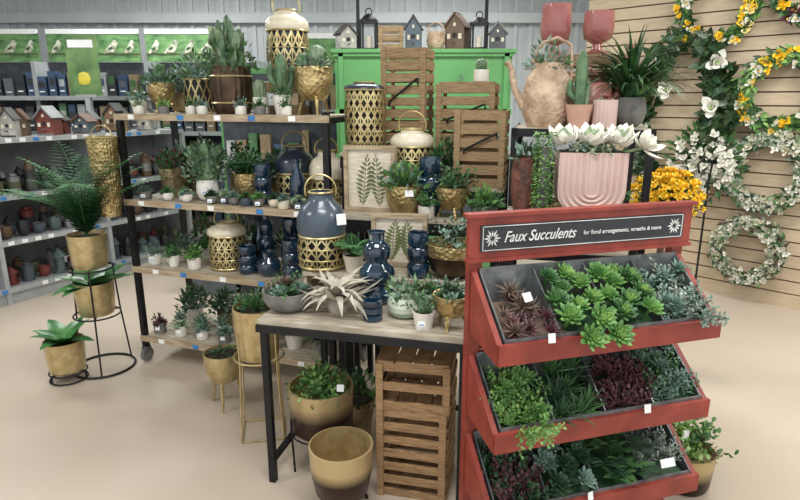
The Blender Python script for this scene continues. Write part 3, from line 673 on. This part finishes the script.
for k in range(3):
    for j in range(4):
        kind,ms=spec[k][j]; dz=-.305*k; b=B()
        def gp():
            x=U(-.078,.078); y=U(-.195,-.035); return x,y,.87+(y+.2)*.55+U(0,.03)
        if kind=='ros':
            P6=[(-.055,-.185),(.05,-.19),(0,-.14),(-.065,-.115),(.065,-.12),(-.025,-.07),(.055,-.06),(-.06,-.045),(.01,-.035)]
            for i,(x,y) in enumerate(P6):
                z=.905+(y+.2)*.6+U(0,.02); b.tube([(x,y+.03,z-.05),(x,y,z)],.006,ms[0],5)
                rosette(b,(x,y,z),U(.046,.058),ms[i%2],40,W=.36,th=.6,ax=(U(-.4,.4),-.6,1),m2=G6 if (k==0 and i%2==0) else None)
            if k==0 and j==1:
                for x,y,z in((-.01,-.24,.875),(.085,-.245,.875),(.04,-.215,.925)):
                    b.tube([(x,y+.05,z+.01),(x,y,z)],.006,G2,5); rosette(b,(x,y,z),.056,G1,40,W=.36,th=.6,ax=(0,-1,.7),m2=G6)
        elif kind=='spike':
            for i in range(15):
                x,y,z=gp(); rosette(b,(x,y,z),U(.045,.06),ms[i%2],26,W=.16,th=.5,sh='blade',ax=(U(-.4,.4),-.5,1),bend=.1)
            tag(b,(.02,-.12,.985),.035,.03,rz=.3,rx=-.6)
        elif kind in('sprig','spray','dark'):
            for i in range(34):
                x,y,z=gp(); b.T=Matrix.Translation((x,y,z-.02)); p_sprigs(b,0,.06,.08,[ms[i%2]],2,.024 if kind!='dark' else .03,9)
            b.T=Matrix()
            if kind=='spray':
                for i in range(9):
                    b.T=Matrix.Translation((U(-.05,.06),-.222,.872+U(-.005,.02)))@Matrix.Rotation(U(1.0,1.7),4,'X')@Matrix.Rotation(U(0,6),4,'Z'); p_sprigs(b,0,.03,.08,ms,2,.022,9)
                b.T=Matrix()
            if kind!='dark':
                for i in range(5):
                    x,y,z=gp(); rosette(b,(x,y,z+.03),.048,ms[0],18,W=.3,th=.5,sh='lance',ax=(0,-.5,1))
            if (k,j)==(0,3):
                for i in range(5):
                    b.T=Matrix.Translation((U(0,.08),-.222,.88))@Matrix.Rotation(U(.7,1.2),4,'X')@Matrix.Rotation(U(0,6),4,'Z'); p_sprigs(b,0,.03,.06,ms,2,.022,9)
                b.T=Matrix()
        elif kind=='aloe':
            for i in range(10):
                x,y,z=gp(); b.T=Matrix.Translation((x,y,z-.02))@Matrix.Rotation(.4,4,'X'); p_aloe(b,0,.06,.09,ms[i%2],18,.12)
            b.T=Matrix()
        elif kind=='bush':
            for i in range(15):
                x,y,z=gp(); b.T=Matrix.Translation((x,y,z)); p_fern(b,0,.09,ms[i%2],6,nl=10,lw=.22)
            b.T=Matrix()
        else:
            for i in range(18):
                x,y,z=gp(); b.T=Matrix.Translation((x,y,z)); p_sprigs(b,0,.05,.06,ms,2,.02,9)
            b.T=Matrix(); tag(b,(0,-.2,.93),.06,.03,rx=-.5)
        b.add([(-.085,-.2,.83),(.085,-.2,.83),(.085,-.2,.862),(-.085,-.2,.862),(-.085,-.015,.86),(.085,-.015,.86),(.085,-.015,.94),(-.085,-.015,.94)],[(0,1,2,3),(3,2,6,7),(0,3,7,4),(1,5,6,2),(4,7,6,5),(0,4,5,1)],G3 if kind!='spike' else BRN,False)
        if (j+k)%3==0: tag(b,(.05,-.232,.885),.024,.03,rz=U(-.3,.3))
        fin(b,'faux_succulents',ST(cpt(j),0,dz),SA)

# ---------------------------------------------------------------- slat wall decor
def wreath(name,a,z,R,leafm,flm,nl=420,nf=26,fr=.035,ls=.055,tk=.06,cm=None):
    b=B(); b.ring((0,0,0),R,tk*.45,TWIG,ax='y',n=36,seg=8)
    for i in range(nl*2):
        t=U(0,6.283); p=Vector((R*math.cos(t),0,R*math.sin(t)))+Vector((U(-1,1),U(-1,0),U(-1,1)))*tk*.75
        tg=Vector((-math.sin(t),0,math.cos(t))); d=tg+Vector((U(-1,1),U(-.9,.0),U(-1,1)))*.9
        b.flat(p,d,ls*U(.8,1.5),ls*.46,random.choice(leafm),up=(U(-.5,.5),-1,U(-.5,.5)))
    for i in range(int(nf*1.5)):
        t=U(0,6.283); p=Vector((R*math.cos(t),-.05,R*math.sin(t)))+Vector((U(-1,1),0,U(-1,1)))*tk*.9
        flower(b,tuple(p),fr*U(.8,1.25),random.choice(flm),ax=(U(-.4,.4),-1,U(-.4,.4)),n=8,cm=cm)
    fin(b,name,WP(a,z,.08),WA)
wreath('daisy_wreath',1.13,2.30,.25,[G2,G3,G1],[WHP,YEL,BLU],420,34,.045,.06,.055,YEL)
wreath('lemon_blossom_wreath',1.65,1.66,.25,[G2,G3,G1,G6],[WHP,YEL,YEL],460,34,.044,.065,.06,YEL)
wreath('daisy_wreath',1.74,2.36,.2,[G2,G3],[WHP,YEL,BUR],260,20,.045,.06,.05,YEL)
wreath('white_blossom_wreath',1.64,1.06,.25,[G5,G2,G7,G3],[WHP,WHP,CRP],480,70,.036,.05,.07)
wreath('cream_berry_wreath',1.58,.43,.22,[G5,G7,G2,BRN],[CRP,WHP],500,70,.03,.05,.065)
b=B()
def gx(f,side): return side*(.1+.25*math.sin(pi*f)**.8)*.9
for k in range(640):
    f=U(0,1); side=-1 if k%2 else 1; x=gx(f,side)+U(-.09,.09); z=.62-1.25*f+U(-.05,.05)
    b.leaf((x,U(-.08,-.01),z),(U(-1,1),-.4,U(-1,.6)),U(.09,.15),.055,MAG if k%3 else G3,-.2,.3,'lance',up=(0,-1,.2))
for side in(-1,1): b.tube([(gx(f/10,side),-.01,.62-1.25*f/10) for f in range(11)],.008,TWIG,5)
for x,z in((-.24,.44),(-.26,-.1),(.26,.08),(.26,.42),(.2,-.38),(-.1,.22)):
    flower(b,(x,-.1,z),.105,WHP,ax=(U(-.4,.4),-1,.1),n=10,cm=G6)
fin(b,'magnolia_garland',WP(.94,1.46,.08),WA)
b=B()
for k in range(120):
    t=U(0,6.28); r=.26*math.sqrt(U(0,1)); p=(r*math.cos(t)*.9,U(-.16,-.04),r*math.sin(t)); b.tube([(0,0,0),p],.003,G3,4)
    flower(b,p,U(.035,.055),WHP,ax=(p[0]*2,-1,p[2]*2),n=8)
for k in range(160):
    t=U(0,6.28); r=.29*math.sqrt(U(0,1)); b.flat((r*math.cos(t),U(-.1,-.03),r*math.sin(t)),(math.cos(t),-.3,math.sin(t)),.08,.03,random.choice([G3,G2]),up=(0,-1,0))
fin(b,'white_blossom_spray',WP(1.18,1.1,.08),WA)
b=B(); pot(b,.1,.55,GREYC,'taper'); b.tube([(0,0,.5),(0,0,.95)],.02,TWIG,6)
for k in range(240):
    t=U(0,6.28); e=U(-.4,1.5); r=U(.13,.2); p=(r*math.cos(t)*math.cos(e),r*math.sin(t)*math.cos(e),1.05+r*math.sin(e)*.85)
    b.tube([(0,0,.93),p],.002,G3,4)
    flower(b,p,.032,YEL,ax=(p[0],p[1],p[2]-1.0),n=7)
p_bush(b,.98,.15,.12,[G2,G3],140,.05); fin(b,'yellow_flower_bush',(1.53,3.3,0))
b=B(); b.tube([(0,0,0),(0,0,1.0),(.01,0,1.12),(-.05,0,1.18),(-.1,0,1.12),(-.08,0,1.05)],.008,BLK,6); b.tube([(-.08,0,0.003),(.08,0,.003)],.008,BLK,6); b.tube([(0,-.08,0.003),(0,.08,.003)],.008,BLK,6); b.tube([(-.04,0,.78),(.04,0,.86)],.005,BLK,6)
fin(b,'shepherd_hook',(2.4,4.5,0))

# ---------------------------------------------------------------- background gondolas
GRY=mk('gondola_grey',(166,169,170),(150,153,154),r=.5); GBK=mk('gondola_back',(120,122,124),(104,106,108),r=.7); PEG=mk('pegboard_dark',(74,78,84),(58,60,66),r=.8)
GAng=math.atan2(.866,.5)
b=B(); L=2.8
for z in(.12,.5,.86,1.3):
    b.box((L/2,.2,z),(L,.42,.025),GRY); b.box((L/2,-.012,z-.005),(L,.012,.04),GRY)
for x in(0,.95,1.88,2.8): b.box((x,.2,.65),(.035,.42,1.3),GRY); b.box((x,.42,.68),(.04,.03,1.36),GRY)
b.box((L/2,.42,.68),(L,.02,1.3),GBK); b.box((L/2,.02,.055),(L,.02,.11),GRY)
for i in range(26):
    x=.08+i*.105
    for z in(.12,.5,.86,1.3):
        if U(0,1)<.6: b.box((x,-.02,z-.004),(.045,.003,.03),random.choice([TAGW,TAGB,TAGW]))
fin(b,'gondola_shelving',(-3.62,3.6,0),GAng)
def GP(x,y,z): return (-3.62+x*.5-y*.866,3.6+x*.866+y*.5,z)
cols=[mk('item_black',(40,40,44)),mk('item_char',(60,58,58)),mk('item_black',(40,40,44)),mk('item_olive',(84,88,62)),mk('item_red',(120,52,46)),mk('item_slate',(74,84,94)),mk('item_brown',(96,72,54)),mk('item_silver',(150,150,150),m=.5,r=.4),mk('item_glass',(110,130,130),r=.15,tr=.4)]
for z in(.135,.515,.875):
    for yy in(.1,.28):
      for i in range(20):
        x=.1+i*.135+U(-.015,.015)
        if abs(x-.95)<.08 or abs(x-1.88)<.08: continue
        b=B(); m=random.choice(cols); h=U(.14,.26); r=U(.04,.058); k=random.randint(0,3)
        if k==0:
            pot(b,r,h*.5,m,random.choice(['bowl','round']),seg=16); p_='garden_bowl'
        elif k==1:
            b.lathe([(0,0),(r,0),(r,.015),(r*.7,.02),(r*.7,h*.6),(r*1.1,h*.62),(r*.5,h*.85),(r*.1,h*.95),(0,h)],m,seg=14); b.ring((0,0,h),.015,.003,BLK,ax='y',n=10); p_='bird_feeder'
        elif k==2:
            b.lathe([(0,0),(r*.9,0),(r,h*.3),(r*.6,h*.5),(r*.75,h*.62),(r*.8,h*.7)],m,seg=14); b.lathe([(r*.8,h*.68),(r*.4,h*.9),(0,h*1.15)],random.choice(cols),seg=14); p_='garden_gnome'
        else:
            b.lathe([(0,0),(r,0),(r,h*.7),(r*.6,h*.75),(r*.6,h*.85),(0,h*.85)],m,seg=14); b.lathe([(r*1.01,h*.2),(r*1.01,h*.5)],random.choice(cols+[TAGW]),seg=14); p_='citronella_jar'
        fin(b,p_,GP(x,yy,z),0)
bm=[mk('bh_red',(116,58,50)),mk('bh_barn',(104,84,66)),mk('bh_white',(176,172,162)),mk('bh_grey',(86,88,90)),mk('bh_wood',(132,104,76)),mk('bh_slate',(84,96,104))]
rm=[mk('roof_dark',(62,58,56)),mk('roof_rust',(104,72,54)),mk('roof_tin',(130,132,130),m=.4)]
for i in range(16):
    x=.3+i*.155
    b=B(); birdhouse(b,U(.1,.15),U(.15,.27),bm[(i*5+i//3)%6],rm[i%3]); fin(b,'birdhouse',GP(x,.12+.14*(i%2),1.313),GAng-1.0+U(-.3,.3))
b=B(); b.box((-3.3,6.75,1.0),(3.6,.06,2.0),PEG); b.box((-3.3,6.5,.06),(3.6,.45,.12),GRY)
for z in(.45,.85,1.25,1.62): b.box((-3.3,6.55,z),(3.6,.36,.03),GRY); b.box((-3.3,6.362,z),(3.6,.01,.045),GRY)
for x in(-5.1,-3.9,-2.7,-1.5): b.box((x,6.6,1.0),(.04,.3,2.0),GRY)
fin(b,'pegboard_gondola')
pk=[mk('pack_blue',(62,84,116)),mk('pack_grey',(100,106,112)),mk('pack_white',(186,188,186)),mk('pack_green',(76,120,76)),mk('pack_dark',(50,54,60)),mk('pack_tan',(150,128,98)),mk('pack_dark2',(40,42,46))]
b=B()
for z in(.12,.465,.865,1.265,1.635):
    x=-5.02
    while x<-1.6:
        w=U(.06,.12); h=U(.16,.3); m=random.choice(pk)
        b.box((x+w/2,6.52,z+h/2),(w*.88,.12,h),m); b.box((x+w/2,6.457,z+h*.6),(w*.6,.004,h*.3),random.choice(pk)); b.box((x+w/2,6.457,z+h*.25),(w*.5,.004,h*.06),TAGW); x+=w+.015
fin(b,'packaged_bird_supplies')
BG=mk('banner_leaf_green',(120,160,100),(52,98,54),r=.6,ns=7,st=(1,1,3))
birdm=mk('bird_print',(226,226,206),(90,104,70),r=.6,ns=20)
for cx,cw in((-4.45,1.0),(-3.35,1.0),(-2.3,.95)):
    b=B(); b.box((0,0,.15),(cw,.03,.3),BG); b.box((0,-.002,.315),(cw,.035,.05),TAGW)
    for i in range(5):
        x=-cw/2+cw*(i+.5)/5; s_=.6+.2*(i%2); y=-.019
        vs=[(x-.11*s_,y,.1),(x-.06*s_,y,.15),(x-.0*s_,y,.19),(x+.03*s_,y,.225),(x+.065*s_,y,.23),(x+.085*s_,y,.205),(x+.11*s_,y,.2),(x+.085*s_,y,.19),(x+.07*s_,y,.14),(x+.02*s_,y,.1),(x-.04*s_,y,.1),(x-.12*s_,y,.08)]
        b.add(vs,[tuple(range(12))],birdm,False); b.box((x,-.018,.085),(cw/5,.004,.008),rm[1])
        b.box((x-.01,-.0205,.14),(.05,.001,.02),G3,ry=-.5)
    fin(b,'bird_banner',(cx,6.7,2.005))
b=B(); b.box((0,0,.32),(.3,.02,.56),mk('poster_green',(120,150,90),(56,96,52),ns=5)); b.box((0,-.012,.52),(.24,.003,.07),TAGW)
b.lathe([(0,0),(.05,.01),(.06,.06),(.045,.11),(0,.125)],mk('poster_lemon',(222,206,70),(190,180,60)),(0,-.012,.14),12,sy=.08); b.box((0,.04,.04),(.2,.12,.02),GRY)
fin(b,'bird_food_poster',(-3.05,5.85,1.6))
b=B(); b.box((0,0,.81),(.05,.05,1.62),GRY); b.box((0,0,.01),(.3,.3,.02),GRY); fin(b,'poster_pole',(-3.05,5.87,0))
GRN=mk('green_cabinet',(96,156,92),(84,142,82),r=.5,ns=2)
b=B(); b.box((.2,5.45,1.0),(1.5,.6,1.98),GRN)
for z in(1.98,1.5,1.12,.3): b.box((.2,5.14,z),(1.52,.03,.05),GRN)
for x in(-.5,.2,.9): b.box((x,5.14,1.0),(.04,.03,1.96),GRN)
b.box((.2,5.45,2.0),(1.56,.68,.03),GRN)
for x in(-.12,.52): b.box((x,5.12,1.75),(.012,.02,.12),GALV)
b.box((.2,5.155,.75),(1.4,.03,.5),PEG); fin(b,'green_display_cabinet')
def metal_lantern(b,w,h,m):
    for x in(-1,1):
        for y in(-1,1): b.box((x*w*.45,y*w*.45,h*.36),(.014,.014,h*.66),m)
    b.box((0,0,.01),(w,w,.02),m); b.box((0,0,h*.7),(w,w,.02),m); b.lathe([(w*.62,h*.71),(w*.25,h*.86),(w*.1,h*.88),(0,h*.9)],m,seg=4)
    b.ring((0,0,h*.93),w*.2,.005,m,ax='y',n=14); b.lathe([(0,.02),(w*.18,.02),(w*.18,h*.35),(0,h*.35)],CREAM,seg=12)
def clutter(i,x,y,z):
    b=B(); k=[0,2,1,0,3,0,2,0,1,3,0][i%11]
    if k==0: birdhouse(b,U(.12,.18),U(.2,.36),bm[(i*7+2)%6],rm[(i*2)%3]); n='birdhouse'
    elif k==1: crate(b,.2,.18,U(.16,.24),WOOD); n='wooden_crate'
    elif k==2: metal_lantern(b,.14,U(.28,.36),BLK); n='metal_lantern'
    else: pot(b,.08,.15,BASK,'round'); b.ring((0,0,.15),.075,.006,BASK,ax='y',arc=.5); n='wicker_basket'
    fin(b,n,(x,y,z),U(-.5,.5))
for i,x in enumerate((-.47,-.27,-.08,.12,.31,.5,.68,.85)): clutter(i,x,5.3+.06*(i%2),2.017)
b=B()
for x in(-.58,.58): b.box((x,0,.3),(.03,.03,.6),BLK)
b.box((0,0,.6),(1.2,.25,.02),WOOD); b.box((0,0,.012),(1.2,.25,.02),WOOD)
fin(b,'upper_display_shelf',(.2,5.6,2.017))
for i,x in enumerate((-.25,-.05,.15,.35,.55,.7)): clutter(i+3,x,5.6,2.63)
b=B(); b.box((-1.15,6.2,.95),(1.3,.5,1.9),GRN); b.box((-1.15,5.94,.95),(1.24,.02,1.8),PEG)
for z in(.5,1.0,1.5): b.box((-1.15,5.86,z),(1.24,.16,.02),GRY)
fin(b,'green_gondola')
b=B()
for z in(.51,1.01,1.51):
    x=-1.72
    while x<-.65:
        w=U(.07,.13); h=U(.15,.3); b.box((x+w/2,5.86,z+h/2),(w*.88,.1,h),random.choice(pk)); x+=w+.02
fin(b,'packaged_bird_supplies')
b=B(); b.box((0,0,.15),(.7,.03,.3),BG); b.box((0,-.002,.315),(.7,.035,.05),TAGW)
fin(b,'bird_banner',(-.9,6.1,1.9))
b=B()
for i in range(4):
    b.box((-.6+i*.42,0,.2),(.38,.35,.4),pk[4 if i%2 else 1]); b.box((-.6+i*.42,0,.41),(.4,.37,.025),pk[4])
    b.box((-.6+i*.42,-.178,.25),(.16,.004,.1),TAGW)
fin(b,'storage_totes',(-1.0,4.9,0),.1)
